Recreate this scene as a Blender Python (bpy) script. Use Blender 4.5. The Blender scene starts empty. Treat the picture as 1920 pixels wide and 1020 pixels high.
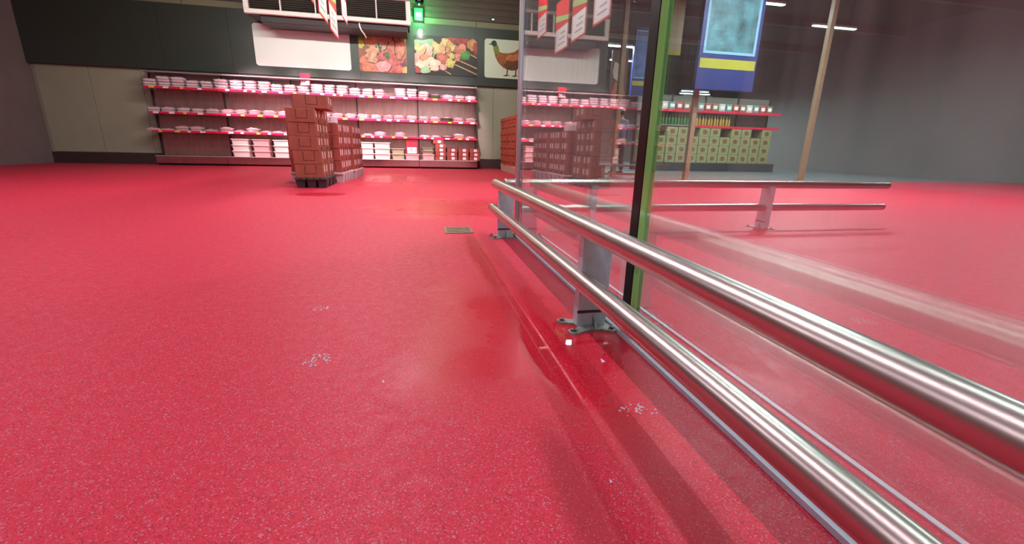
import bpy, bmesh, math, random
from mathutils import Vector, Matrix, noise
random.seed(7)
SC = bpy.context.scene
COL = SC.collection

# ------------------------------------------------------------------ camera
def camera():
    F, yaw, pitch, roll = 822.0, math.radians(12.2), math.radians(15.9), math.radians(1.4)
    fw = Vector((math.sin(yaw)*math.cos(pitch), math.cos(yaw)*math.cos(pitch), -math.sin(pitch)))
    rt = Vector((math.cos(yaw), -math.sin(yaw), 0)); up = rt.cross(fw)
    R = rt*math.cos(roll) + up*math.sin(roll); U = up*math.cos(roll) - rt*math.sin(roll)
    cd = bpy.data.cameras.new('camera'); cd.sensor_width = 36; cd.lens = F/1920*36
    cd.clip_start = 0.02; cd.clip_end = 200
    co = bpy.data.objects.new('camera', cd); COL.objects.link(co)
    m = Matrix((R, U, -fw)).transposed().to_4x4(); m.translation = Vector((0, 0, .65))
    co.matrix_world = m
    SC.camera = co
camera()

# ------------------------------------------------------------------ view, world, lights
SC.view_settings.view_transform = 'Standard'; SC.view_settings.look = 'None'
SC.view_settings.gamma = 1; SC.view_settings.use_curve_mapping = False
SC.view_settings.exposure = 0.0
SC.cycles.max_bounces = 6; SC.cycles.diffuse_bounces = 2; SC.cycles.glossy_bounces = 4; SC.cycles.transparent_max_bounces = 8
W = bpy.data.worlds.new('world'); SC.world = W; W.use_nodes = True
W.node_tree.nodes['Background'].inputs[0].default_value = (.55, .6, .7, 1)
W.node_tree.nodes['Background'].inputs[1].default_value = 0.05

P_AISLE = 74      # linear lamps over the meat aisle
P_HALL = 300      # linear lamps in the shop hall beyond the glass
P_SPOT = 2800     # pink display spots in front of the meat shelves
C_AISLE = (1, .83, .93); C_PINK = (1, .66, .78); C_COOL = (.86, .95, 1)

# ------------------------------------------------------------------ materials
MAT = {}
def lin(c):
    return tuple((x/12.92 if x <= .04045 else ((x+.055)/1.055)**2.4) for x in [v/255 for v in c])
def M(name, rgb, rough=.5, metal=0, spec=.5, noise_amt=0, scale=20, bump=0, emit=0, alpha=None, coat=0, stretch=None, linear=False):
    if name in MAT: return MAT[name]
    m = bpy.data.materials.new(name); m.use_nodes = True; MAT[name] = m
    nt = m.node_tree; b = nt.nodes['Principled BSDF']
    c = rgb if linear else lin(rgb)
    b.inputs['Base Color'].default_value = (*c, 1); b.inputs['Roughness'].default_value = rough
    b.inputs['Metallic'].default_value = metal; b.inputs['Specular IOR Level'].default_value = spec
    b.inputs['Coat Weight'].default_value = coat
    if emit:
        b.inputs['Emission Color'].default_value = (*c, 1); b.inputs['Emission Strength'].default_value = emit
    if noise_amt or bump:
        tc = nt.nodes.new('ShaderNodeTexCoord'); n = nt.nodes.new('ShaderNodeTexNoise')
        n.inputs['Scale'].default_value = scale; n.inputs['Detail'].default_value = 4
        src = tc.outputs['Object']
        if stretch:
            mp = nt.nodes.new('ShaderNodeMapping'); mp.inputs['Scale'].default_value = stretch
            nt.links.new(src, mp.inputs[0]); src = mp.outputs[0]
        nt.links.new(src, n.inputs['Vector'])
        if noise_amt:
            r = nt.nodes.new('ShaderNodeValToRGB')
            r.color_ramp.elements[0].position = .3; r.color_ramp.elements[1].position = .7
            r.color_ramp.elements[0].color = (*[max(0, x*(1-noise_amt)) for x in c], 1)
            r.color_ramp.elements[1].color = (*[min(1, x*(1+noise_amt)) for x in c], 1)
            nt.links.new(n.outputs[0], r.inputs[0]); nt.links.new(r.outputs[0], b.inputs['Base Color'])
        if bump:
            bp = nt.nodes.new('ShaderNodeBump'); bp.inputs['Strength'].default_value = bump; bp.inputs['Distance'].default_value = .01
            nt.links.new(n.outputs[0], bp.inputs['Height']); nt.links.new(bp.outputs[0], b.inputs['Normal'])
    return m

def floor_material():
    m = bpy.data.materials.new('red_resin_floor'); m.use_nodes = True; nt = m.node_tree; N = nt.nodes; L = nt.links
    b = N['Principled BSDF']
    tc = N.new('ShaderNodeTexCoord'); P = tc.outputs['Object']
    def math_(op, a, c=None, clamp=False):
        n = N.new('ShaderNodeMath'); n.operation = op; n.use_clamp = clamp
        for i, v in enumerate((a, c)):
            if v is None: continue
            if isinstance(v, (int, float)): n.inputs[i].default_value = v
            else: L.new(v, n.inputs[i])
        return n.outputs[0]
    def mapr(v, a, c, d=0, e=1):
        n = N.new('ShaderNodeMapRange'); n.clamp = True
        L.new(v, n.inputs[0])
        for i, x in enumerate((a, c, d, e)): n.inputs[i+1].default_value = x
        return n.outputs[0]
    def mix(f, a, c):
        n = N.new('ShaderNodeMix'); n.data_type = 'RGBA'
        if isinstance(f, (int, float)): n.inputs[0].default_value = f
        else: L.new(f, n.inputs[0])
        for i, v in ((6, a), (7, c)):
            if isinstance(v, tuple): n.inputs[i].default_value = (*v, 1)
            else: L.new(v, n.inputs[i])
        return n.outputs[2]
    def noise_(scale, detail=3, rough=.5):
        n = N.new('ShaderNodeTexNoise'); n.inputs['Scale'].default_value = scale; n.inputs['Detail'].default_value = detail
        n.inputs['Roughness'].default_value = rough; L.new(P, n.inputs['Vector']); return n
    # grains of coloured quartz
    vor = N.new('ShaderNodeTexVoronoi'); vor.inputs['Scale'].default_value = 390; L.new(P, vor.inputs['Vector'])
    sep = N.new('ShaderNodeSeparateColor'); L.new(vor.outputs['Color'], sep.inputs[0])
    ramp = N.new('ShaderNodeValToRGB'); ramp.color_ramp.interpolation = 'CONSTANT'
    E_ = ramp.color_ramp.elements
    E_[0].position = 0; E_[0].color = (.33, .010, .026, 1)
    E_[1].position = .12; E_[1].color = (.58, .012, .036, 1)
    for p, c in ((.40, (.66, .015, .046)), (.68, (.58, .026, .056)), (.86, (.60, .070, .12)), (.95, (.52, .20, .26))):
        e = E_.new(p); e.color = (*c, 1)
    L.new(sep.outputs[0], ramp.inputs[0])
    big = noise_(1.1, 4)
    dirt = mapr(big.outputs[0], .35, .7, 0, .28)
    dry = mix(dirt, ramp.outputs[0], (.54, .026, .06))
    # wet patches: ellipses with a ragged edge
    wob = noise_(3.2, 4, .55)
    wsep = N.new('ShaderNodeSeparateXYZ')
    vs = N.new('ShaderNodeVectorMath'); vs.operation = 'SUBTRACT'; L.new(wob.outputs['Color'], vs.inputs[0]); vs.inputs[1].default_value = (.5, .5, .5)
    def ell(cx, cy, rx, ry, soft=1.1, wobble=1.5):
        a = N.new('ShaderNodeVectorMath'); a.operation = 'SUBTRACT'; L.new(P, a.inputs[0]); a.inputs[1].default_value = (cx, cy, 0)
        d = N.new('ShaderNodeVectorMath'); d.operation = 'DIVIDE'; L.new(a.outputs[0], d.inputs[0]); d.inputs[1].default_value = (rx, ry, 1)
        s = N.new('ShaderNodeVectorMath'); s.operation = 'SCALE'; L.new(vs.outputs[0], s.inputs[0]); s.inputs['Scale'].default_value = wobble
        ad = N.new('ShaderNodeVectorMath'); ad.operation = 'ADD'; L.new(d.outputs[0], ad.inputs[0]); L.new(s.outputs[0], ad.inputs[1])
        le = N.new('ShaderNodeVectorMath'); le.operation = 'LENGTH'; L.new(ad.outputs[0], le.inputs[0])
        return mapr(le.outputs['Value'], 1+soft/2, 1-soft/2)
    wet = None
    for e in ((.40, 1.52, .30, .50), (.20, 1.22, .22, .20), (.50, 1.20, .13, .36), (.35, 4.9, .75, .75, .6), (-1.25, 6.15, .33, .22, .15, .6),
              (.36, 2.5, .07, .7, 1.0), (-.5, 9, .6, 1.5, .8)):
        v = ell(*e)
        wet = v if wet is None else math_('MAXIMUM', wet, v)
    dark_streaks = None  # long narrow ellipses that only darken the floor colour
    for e in ((.475, .60, .055, .32, .9, .8), (.285, .66, .045, .22, .9, .8)):
        v = ell(*e); dark_streaks = v if dark_streaks is None else math_('MAXIMUM', dark_streaks, v)
    pud = math_('MAXIMUM', ell(.50, 1.32, .14, .24, .25, .9), ell(.42, 1.30, .09, .3, .3, .9))
    # a resin repair strip running from the drain towards the viewer, with a thin raised line
    sx = N.new('ShaderNodeSeparateXYZ'); L.new(P, sx.inputs[0])
    line = None
    for lx in (.408, .376):
        v = mapr(math_('ABSOLUTE', math_('SUBTRACT', sx.outputs[0], lx)), .0028, .0012)
        line = v if line is None else math_('MAXIMUM', line, v)
    yin = math_('MULTIPLY', mapr(sx.outputs[1], 1.1, 1.25), mapr(sx.outputs[1], 3.35, 3.3))
    line = math_('MULTIPLY', line, yin)
    wetc = mix(.5, dry, (.56, .005, .016))
    col = mix(wet, dry, wetc)
    col = mix(math_('MULTIPLY', line, .4), col, (.75, .16, .2))
    col = mix(math_('MULTIPLY', dark_streaks, .6), col, (.27, .008, .014))
    L.new(col, b.inputs['Base Color'])
    rn = noise_(26, 3)
    rdry = mapr(rn.outputs[0], .3, .7, .46, .58)
    rw = N.new('ShaderNodeMix'); rw.data_type = 'FLOAT'; L.new(wet, rw.inputs[0]); L.new(rdry, rw.inputs[2]); rw.inputs[3].default_value = .24
    rp = N.new('ShaderNodeMix'); rp.data_type = 'FLOAT'; L.new(pud, rp.inputs[0]); L.new(rw.outputs[0], rp.inputs[2]); rp.inputs[3].default_value = .015
    L.new(rp.outputs[0], b.inputs['Roughness'])
    sp = N.new('ShaderNodeMix'); sp.data_type = 'FLOAT'; L.new(wet, sp.inputs[0]); sp.inputs[2].default_value = .30; sp.inputs[3].default_value = .36
    spp = N.new('ShaderNodeMix'); spp.data_type = 'FLOAT'; L.new(pud, spp.inputs[0]); L.new(sp.outputs[0], spp.inputs[2]); spp.inputs[3].default_value = .55
    L.new(spp.outputs[0], b.inputs['Specular IOR Level'])
    # grain relief fades under water
    bm_ = N.new('ShaderNodeBump'); bm_.inputs['Distance'].default_value = .0012
    h = N.new('ShaderNodeMix'); h.data_type = 'FLOAT'; L.new(sep.outputs[1], h.inputs[2]); h.inputs[3].default_value = .5
    L.new(pud, h.inputs[0]); L.new(h.outputs[0], bm_.inputs['Height'])
    st = math_('SUBTRACT', .5, math_('MULTIPLY', wet, .35)); L.new(st, bm_.inputs['Strength'])
    L.new(bm_.outputs[0], b.inputs['Normal'])
    return m

IOR = 3.0
def glass_material():
    m = bpy.data.materials.new('coated_pane_glass'); m.use_nodes = True; nt = m.node_tree; N = nt.nodes; L = nt.links
    N.remove(N['Principled BSDF'])
    out = N['Material Output']
    tr = N.new('ShaderNodeBsdfTransparent'); tr.inputs[0].default_value = (.86, .93, .90, 1)
    gl = N.new('ShaderNodeBsdfGlossy'); gl.inputs['Roughness'].default_value = .006
    gl.inputs['Color'].default_value = (.98, 1, .99, 1)
    fr = N.new('ShaderNodeFresnel'); geo = N.new('ShaderNodeNewGeometry')   # both faces of the pane reflect alike
    io = N.new('ShaderNodeMapRange'); L.new(geo.outputs['Backfacing'], io.inputs[0])
    io.inputs[3].default_value = IOR; io.inputs[4].default_value = 1/IOR; L.new(io.outputs[0], fr.inputs['IOR'])
    mx = N.new('ShaderNodeMixShader')
    L.new(fr.outputs[0], mx.inputs[0]); L.new(tr.outputs[0], mx.inputs[1]); L.new(gl.outputs[0], mx.inputs[2])
    # a film of dust wiped into vertical streaks
    tc = N.new('ShaderNodeTexCoord'); mp = N.new('ShaderNodeMapping'); mp.inputs['Scale'].default_value = (1, 22, .5); L.new(tc.outputs['Object'], mp.inputs[0])
    nz = N.new('ShaderNodeTexNoise'); nz.inputs['Scale'].default_value = 1.6; nz.inputs['Detail'].default_value = 5; L.new(mp.outputs[0], nz.inputs['Vector'])
    du = N.new('ShaderNodeMapRange'); L.new(nz.outputs[0], du.inputs[0]); du.inputs[1].default_value = .4; du.inputs[2].default_value = .75; du.inputs[3].default_value = .016; du.inputs[4].default_value = .075
    df = N.new('ShaderNodeBsdfDiffuse'); df.inputs[0].default_value = (.8, .8, .8, 1)
    m2 = N.new('ShaderNodeMixShader'); L.new(du.outputs[0], m2.inputs[0]); L.new(mx.outputs[0], m2.inputs[1]); L.new(df.outputs[0], m2.inputs[2])
    L.new(m2.outputs[0], out.inputs[0])
    return m

# ------------------------------------------------------------------ mesh helpers
def V(*a): return Vector(a)
def box(bm, x0, x1, y0, y1, z0, z1, bevel=0, seg=1):
    vs = [bm.verts.new((x, y, z)) for x in (x0, x1) for y in (y0, y1) for z in (z0, z1)]
    fs = [bm.faces.new([vs[i] for i in q]) for q in ((0, 1, 3, 2), (4, 6, 7, 5), (0, 4, 5, 1), (2, 3, 7, 6), (0, 2, 6, 4), (1, 5, 7, 3))]
    if bevel:
        ed = {e for f in fs for e in f.edges}
        bmesh.ops.bevel(bm, geom=list(ed), offset=bevel, segments=seg, affect='EDGES', profile=.5)
    return bm
def frame_of(d):
    d = d.normalized(); a = Vector((0, 0, 1)) if abs(d.z) < .9 else Vector((1, 0, 0))
    u = d.cross(a).normalized(); return u, d.cross(u).normalized()
def loft(bm, rings, cap=True, closed=True):
    rv = [[bm.verts.new(p) for p in r] for r in rings]
    n = len(rv[0])
    for a, b in zip(rv, rv[1:]):
        for i in range(n if closed else n-1):
            bm.faces.new((a[i], a[(i+1) % n], b[(i+1) % n], b[i]))
    if cap:
        bm.faces.new(list(reversed(rv[0]))); bm.faces.new(rv[-1])
    return bm
def cyl(bm, p0, p1, r0, r1=None, seg=16, cap=True):
    p0, p1 = Vector(p0), Vector(p1); r1 = r0 if r1 is None else r1
    u, v = frame_of(p1-p0)
    ring = lambda c, r: [c + (u*math.cos(2*math.pi*i/seg) + v*math.sin(2*math.pi*i/seg))*r for i in range(seg)]
    return loft(bm, [ring(p0, r0), ring(p1, r1)], cap)
def tube(bm, pts, r, seg=10):
    pts = [Vector(p) for p in pts]; rings = []
    for i, p in enumerate(pts):
        d = (pts[min(i+1, len(pts)-1)] - pts[max(i-1, 0)])
        u, v = frame_of(d)
        rings.append([p + (u*math.cos(2*math.pi*k/seg) + v*math.sin(2*math.pi*k/seg))*r for k in range(seg)])
    return loft(bm, rings)
def lathe(bm, prof, seg=16, c=(0, 0)):
    rings = [[Vector((c[0]+r*math.cos(2*math.pi*i/seg), c[1]+r*math.sin(2*math.pi*i/seg), z)) for i in range(seg)] for r, z in prof]
    return loft(bm, rings)
def prism(bm, pts, y0, y1):
    """polygon in X,Z extruded along Y"""
    return loft(bm, [[Vector((x, y0, z)) for x, z in pts], [Vector((x, y1, z)) for x, z in pts]])
def prism_z(bm, pts, z0, z1):
    return loft(bm, [[Vector((x, y, z0)) for x, y in pts], [Vector((x, y, z1)) for x, y in pts]])
def rrect(x0, x1, z0, z1, r, n=5):
    out = []
    for cx, cz, a0 in ((x1-r, z1-r, 0), (x0+r, z1-r, 90), (x0+r, z0+r, 180), (x1-r, z0+r, 270)):
        for i in range(n+1):
            a = math.radians(a0 + 90*i/n); out.append((cx+r*math.cos(a), cz+r*math.sin(a)))
    return out
def B(): return bmesh.new()
def fin(bm, name, smooth=False):
    bmesh.ops.recalc_face_normals(bm, faces=bm.faces)
    me = bpy.data.meshes.new(name); bm.to_mesh(me); bm.free()
    if smooth:
        for p in me.polygons: p.use_smooth = True
        try: me.set_sharp_from_angle(angle=math.radians(40))
        except Exception: pass
    return me
def obj(name, data, mat, parent=None, loc=None, rz=0, smooth=False, label=None):
    me = fin(data, name, smooth) if isinstance(data, bmesh.types.BMesh) else data
    if mat is not None and not me.materials: me.materials.append(mat)
    o = bpy.data.objects.new(name, me); COL.objects.link(o)
    if parent: o.parent = parent
    if loc is not None: o.location = loc
    if rz: o.rotation_euler = (0, 0, rz)
    if label: o['label'] = label
    return o
def tag(o, label, cat, group=None, kind=None):
    o['label'] = label; o['category'] = cat
    if group: o['group'] = group
    if kind: o['kind'] = kind
    return o
def thing(name, label, cat, loc=(0, 0, 0), rz=0, group=None):
    o = bpy.data.objects.new(name, None); COL.objects.link(o); o.empty_display_size = .1
    o.location = loc; o.rotation_euler = (0, 0, rz)
    return tag(o, label, cat, group)
def struct(name, bm, mat, parent=None, loc=None):
    o = obj(name, bm, mat, parent, loc)
    if not parent: o['kind'] = 'structure'
    return o
def copy_tree(o, loc, rz, label, group=None):
    r = o.copy(); COL.objects.link(r); r.location = loc; r.rotation_euler = (0, 0, rz); r['label'] = label
    if group: r['group'] = group
    for c in o.children:
        d = c.copy(); COL.objects.link(d); d.parent = r
        for g in c.children:
            e = g.copy(); COL.objects.link(e); e.parent = d
    return r
def light(name, kind, loc, power, color, parent=None, size=None, size_y=None, rot=None, target=None, spot=None, blend=.6):
    l = bpy.data.lights.new(name, kind); l.energy = power; l.color = color
    if kind == 'AREA':
        l.shape = 'RECTANGLE' if size_y else 'DISK'; l.size = size
        if size_y: l.size_y = size_y
    elif size: l.shadow_soft_size = size
    if spot: l.spot_size = math.radians(spot); l.spot_blend = blend
    o = bpy.data.objects.new(name, l); COL.objects.link(o); o.location = loc
    if target is not None:
        o.rotation_euler = (Vector(target)-Vector(loc)).to_track_quat('-Z', 'Y').to_euler()
    if parent: o.parent = parent
    return o
ORD = ['first', 'second', 'third', 'fourth', 'fifth', 'sixth', 'seventh', 'eighth', 'ninth', 'tenth', 'eleventh', 'twelfth', 'thirteenth',
       'fourteenth', 'fifteenth', 'sixteenth', 'seventeenth', 'eighteenth', 'nineteenth', 'twentieth', 'twenty-first', 'twenty-second', 'twenty-third', 'twenty-fourth', 'twenty-fifth', 'twenty-sixth', 'twenty-seventh', 'twenty-eighth', 'twenty-ninth', 'thirtieth', 'thirty-first', 'thirty-second', 'thirty-third', 'thirty-fourth']

# colours
steel = M('brushed_stainless_tube', (190, 182, 174), .3, 1)
galv = M('galvanised_steel', (190, 205, 212), .42, .15, noise_amt=.14, scale=16)
galv_plate = M('galvanised_base_plate', (158, 160, 150), .42, .45, noise_amt=.3, scale=40)
boltm = M('bolt_steel', (120, 118, 115), .35, .9)
alu = M('aluminium_profile', (190, 178, 182), .35, .8)
rubber = M('black_rubber', (9, 8, 9), .4, spec=.3)
reflection_green = M('painted_green_reflection', (132, 204, 112), .12, 0, noise_amt=.08, scale=6)  # green colour stands in for green lamp light reflected in the aluminium profile
sealant = M('white_sealant', (205, 212, 226), .5, noise_amt=.08, scale=30)
shelf_steel = M('shelf_stainless', (176, 140, 132), .3, .8, noise_amt=.12, scale=3, stretch=(5, 1, 1))
shelf_white = M('shelf_metal', (188, 172, 172), .4, .3)
red_rail = M('red_price_rail', (226, 30, 72), .35)
tag_y = M('yellow_price_tag', (236, 210, 60), .5)
tag_w = M('white_price_tag', (245, 238, 240), .5)
dark = M('dark_gap', (22, 18, 18), .8)
fascia_m = M('dark_green_grey_fascia', (54, 60, 52), .38, noise_amt=.06, scale=3)
card_a = M('brown_cardboard', (150, 82, 62), .75, noise_amt=.12, scale=9)
card_b = M('red_brown_cardboard', (158, 72, 60), .75, noise_amt=.12, scale=9)
card_c = M('orange_brown_cardboard', (160, 66, 42), .75, noise_amt=.1, scale=9)
card_line = M('cardboard_cut_line', (84, 38, 28), .85)
white_strip = M('white_paper_label', (240, 222, 226), .5)
hole_m = M('hole_dark', (26, 10, 8), .9)
pal_dark = M('charcoal_plastic', (66, 60, 62), .6, noise_amt=.15, scale=8)
pal_white = M('whitish_plastic', (214, 186, 190), .6, noise_amt=.1, scale=8)
pal_cream = M('cream_plastic', (198, 160, 140), .6, noise_amt=.1, scale=8)
foam = M('white_foam_tray', (246, 236, 238), .45)
meat_m = [M('pink_chicken_meat', (236, 168, 172), .3, noise_amt=.22, scale=26, coat=.6), M('pale_chicken_meat', (244, 206, 204), .3, noise_amt=.15, scale=22, coat=.6),
          M('deep_pink_meat', (222, 130, 140), .3, noise_amt=.28, scale=30, coat=.6)]
green_tray = M('green_tray', (56, 104, 66), .45)
tub_cream = M('cream_tub', (238, 206, 196), .45)
tub_grey = M('grey_green_tub', (156, 150, 124), .45)
tub_pink = M('pale_pink_tub', (226, 170, 166), .45)
white_panel = M('white_print_board', (238, 240, 232), .42)
ban_red = M('red_banner_print', (206, 28, 40), .55)
ban_white = M('white_banner_print', (232, 232, 226), .55)
ban_green = M('pale_green_banner_print', (166, 196, 120), .55)

# ------------------------------------------------------------------ the shell
GX = .7225                                 # plane of the glass partition
floor_m = floor_material()
bm = B(); box(bm, -9, 3.45, -3, 14.2, -.1, 0); box(bm, 3.45, 17, -3, 9.5, -.1, 0)
struct('floor', bm, floor_m)
bm = B(); box(bm, 3.45, 17, 9.5, 27, -.1, 0)
struct('floor_hall', bm, M('grey_hall_floor', (104, 112, 114), .3, noise_amt=.1, scale=2))
cream_wall = M('pale_cold_room_panel', (158, 160, 136), .4, noise_amt=.05, scale=2)
upper_wall = M('brown_grey_wall', (86, 70, 62), .55, noise_amt=.12, scale=3, stretch=(1, 1, 14))
bm = B(); box(bm, -9, 3.45, 13.62, 13.8, 0, 2.32)
wall = struct('wall_back', bm, cream_wall)
for i in range(11):                        # cold-room wall panels with a shallow joint
    x0 = -8.95+i*1.12
    obj('wall_panel', box(B(), x0+.004, x0+1.112, 13.60, 13.625, .28, 2.315, .004), cream_wall, wall)
obj('kick_strip', box(B(), -9, 3.45, 13.585, 13.62, .0, .27), M('dark_kick_strip', (60, 42, 40), .6), wall)
bm = B(); box(bm, -9, 3.45, 13.5, 13.8, 2.32, 3.82)
fas = struct('wall_fascia', bm, fascia_m)
for i in range(7): obj('fascia_joint', box(B(), -6.1+1.56*i, -6.092+1.56*i, 13.4994, 13.502, 2.33, 3.81), dark, fas)
bm = B(); box(bm, -9, 3.45, 13.56, 13.8, 3.82, 5.0)
up = struct('wall_upper', bm, upper_wall)
for i in range(6):
    obj('rib', box(B(), -9, 3.45, 13.535-.004*i % .02, 13.56, 3.99+.16*i, 4.10+.16*i, .006), upper_wall, up)
for i in range(8):
    obj('trim_board', box(B(), -8.4+1.45*i, -6.97+1.45*i, 13.52, 13.56, 3.825, 3.965, .004), M('olive_trim_board', (122, 116, 92), .5), up)
struct('wall_left', box(B(), -9.2, -9, -3, 14, 0, 5), M('grey_left_wall', (120, 108, 104), .6, noise_amt=.08, scale=2))
struct('wall_added_blocker', box(B(), 1.98, 3.45, 8.2, 8.32, 0, 5), M('dark_blocker', (44, 40, 38), .7))  # unseen wall added to keep the view through the glass dark
struct('wall_hall_side', box(B(), 3.33, 3.45, 8.32, 27, 0, 5), M('dark_hall_wall', (70, 66, 62), .7))
struct('wall_hall_back', box(B(), 3.45, 17, 27, 27.2, 0, 5), M('hall_wall', (96, 98, 96), .7))
struct('wall_right', box(B(), 17, 17.2, -3, 27, 0, 5), MAT['hall_wall'])
struct('wall_rear', box(B(), -9, 17, -3.2, -3, 0, 5), M('rear_wall', (122, 116, 112), .7))
ceil = struct('ceiling', box(B(), -9.2, 17.2, -3.2, 27.2, 5, 5.2), M('dark_ceiling', (74, 66, 62), .8))
for i in range(9):
    obj('ceiling_beam', box(B(), -9, 17, -2+i*3.2, -1.86+i*3.2, 4.74, 5), M('ceiling_beam_steel', (96, 88, 84), .6), ceil)

# ------------------------------------------------------------------ ceiling lamps
def linear_lamp(x, y0, y1, z, label, power, color, along='Y', glow=9):
    t = thing('linear_ceiling_lamp', label, 'lamp', (x, (y0+y1)/2, z), 0 if along == 'Y' else math.pi/2, 'linear ceiling lamps')
    h = (y1-y0)/2
    obj('housing', box(B(), -.06, .06, -h, h, .02, .08, .01), M('lamp_housing', (210, 210, 208), .5), t)
    obj('diffuser', box(B(), -.05, .05, -h+.02, h-.02, 0, .02), M('lamp_glow_%.1f_%.1f' % (power, glow), tuple(int(255*c) for c in color), .5, emit=glow), t)
    for s in (-1, 1): obj('hanger_wire', cyl(B(), (0, s*h*.7, .08), (0, s*h*.7, 5-z), .004, seg=6), boltm, t)
    light('lamp_light', 'AREA', (0, 0, -.012), power, color, t, .09, h*2-.05)
for i, (y, k) in enumerate(((-1.2, .2), (1.4, .36), (4.0, .85), (6.6, 1.2), (9.2, 1.2))):
    linear_lamp(-.75, y-1.1, y+1.1, 4.25, 'slim white lamp hanging over the red aisle, %s from the rear wall' % ORD[i], P_AISLE*k, C_AISLE, glow=9*k)
for i, y in enumerate((-1.2, 2.6, 6.4)):
    linear_lamp(-5.2, y-1.1, y+1.1, 4.25, 'slim white linear lamp near the left wall, %s from the rear wall' % ORD[i], P_AISLE*(.5, .8, 1)[i], C_AISLE)
for i, y in enumerate((-1.2, 1.6, 4.4)):
    linear_lamp(2.6, y-1.1, y+1.1, 4.25, 'slim white linear lamp behind the glass partition, %s from the rear wall' % ORD[i], P_AISLE*1.1, C_COOL)
t = thing('added_rear_fill', 'added unseen cool fill lamp at the rear wall', 'lamp', (.6, -2.98, 2.3))  # cool fill added behind the camera to brighten the rail posts
obj('housing', box(B(), -.8, .8, 0, .05, -.08, .08, .01), M('lamp_housing', (210, 210, 208), .5), t)
obj('diffuser', box(B(), -.77, .77, .05, .065, -.06, .06), M('rear_fill_glow', (225, 240, 255), .5, emit=6), t)
wl_ = light('lamp_light', 'AREA', (0, .08, 0), 60, (.80, .92, 1), t, 1.5, .12, target=(0, 1.08, -.1))
k = 0
for (x, y, z) in ((5.55, 12.9, 3.48), (6.2, 6.2, 4.3), (8.6, 11.0, 4.3), (12.3, 19, 3.12), (13.1, 20, 3.12), (13.6, 21, 3.5), (8, 17, 3.9), (12, 12, 4.2), (7, 7, 4.3), (11, 5, 4.3)):
    linear_lamp(x, y-.75, y+.75, z, 'white tube lamp in the shop hall beyond the glass, %s of ten' % ORD[k], P_HALL, C_COOL, 'X', 14); k += 1
def downlight(x, y, z, r, label, power, color, glow):
    t = thing('round_downlight', label, 'lamp', (x, y, z))
    obj('housing', lathe(B(), ((r*1.15, .0), (r*1.15, .1), (r*.6, .2), (.03, .22)), 24), M('lamp_housing', (210, 210, 208), .5), t, smooth=True)
    obj('lens', lathe(B(), ((r, -.006), (r*1.0, .002)), 24), M('downlight_glow', (255, 250, 246), .4, emit=glow), t)
    obj('cable', cyl(B(), (0, 0, .2), (0, 0, 5-z), .006, seg=6), rubber, t)
    light('lamp_light', 'SPOT', (0, 0, -.02), power, color, t, .1, target=None, spot=130)
downlight(-1.816, 8.688, 3.6, .13, 'round white downlight hanging above the stacked boxes', 90, (1, .95, .95), 120)
# unseen fill lamp added to brighten the boards on the fascia
t = thing('added_fascia_fill', 'added unseen fill lamp under the ceiling brightening the fascia boards', 'lamp', (-1.2, 9.7, 4.2))
obj('housing', box(B(), -3.6, 3.6, -.05, .05, 0, .07, .01), M('lamp_housing', (210, 210, 208), .5), t)
obj('diffuser', box(B(), -3.55, 3.55, -.035, .035, -.015, 0), M('fascia_fill_glow', (240, 248, 236), .5, emit=3), t)
for q in (-3, 0, 3): obj('hanger_rod', cyl(B(), (q, 0, .07), (q, 0, .80), .006, seg=6), boltm, t)
light('lamp_light', 'AREA', (0, .02, -.02), 300, (.95, 1, .92), t, 7.0, .08, target=(0, 3.8, -1.2))
# pink display spots on a track in front of the meat shelves
tr_ = thing('spotlight_track', 'dark ceiling track carrying pink display spotlights before the meat shelves', 'lamp', (-1.4, 11.4, 4.42))
obj('track', box(B(), -3.2, 3.2, -.02, .02, 0, .04), rubber, tr_)
for s in (-2.6, 0, 2.6): obj('hanger_rod', cyl(B(), (s, 0, .04), (s, 0, .58), .006, seg=6), rubber, tr_)
for i, x in enumerate((-4.0, -2.9, -1.8, -.9, .0, 1.1)):
    t = thing('display_spotlight', 'small black spotlight, %s from the left on the ceiling track' % ORD[i], 'lamp', (x, 11.4, 4.42), group='display spotlights on the track')
    d = (Vector((x, 13.2, 1.62)) - Vector((x, 11.4, 4.3))).normalized()
    a = Vector((0, 0, -.12))
    obj('stem', cyl(B(), (0, 0, 0), (0, 0, -.11), .012, seg=8), rubber, t)
    obj('can', cyl(B(), a-d*.06, a+d*.10, .045, .05, 16), rubber, t, smooth=True)
    obj('bulb', cyl(B(), a+d*.09, a+d*.103, .042, seg=16), M('pink_bulb_glow', (255, 205, 222), .4, emit=25), t)
    light('spot_light', 'SPOT', tuple(a+d*.12), P_SPOT*(1.0, 1.25, 1.25, 1.25, 1.0, .5)[i], C_PINK, t, .04, target=tuple(a+d), spot=36, blend=1)

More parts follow.
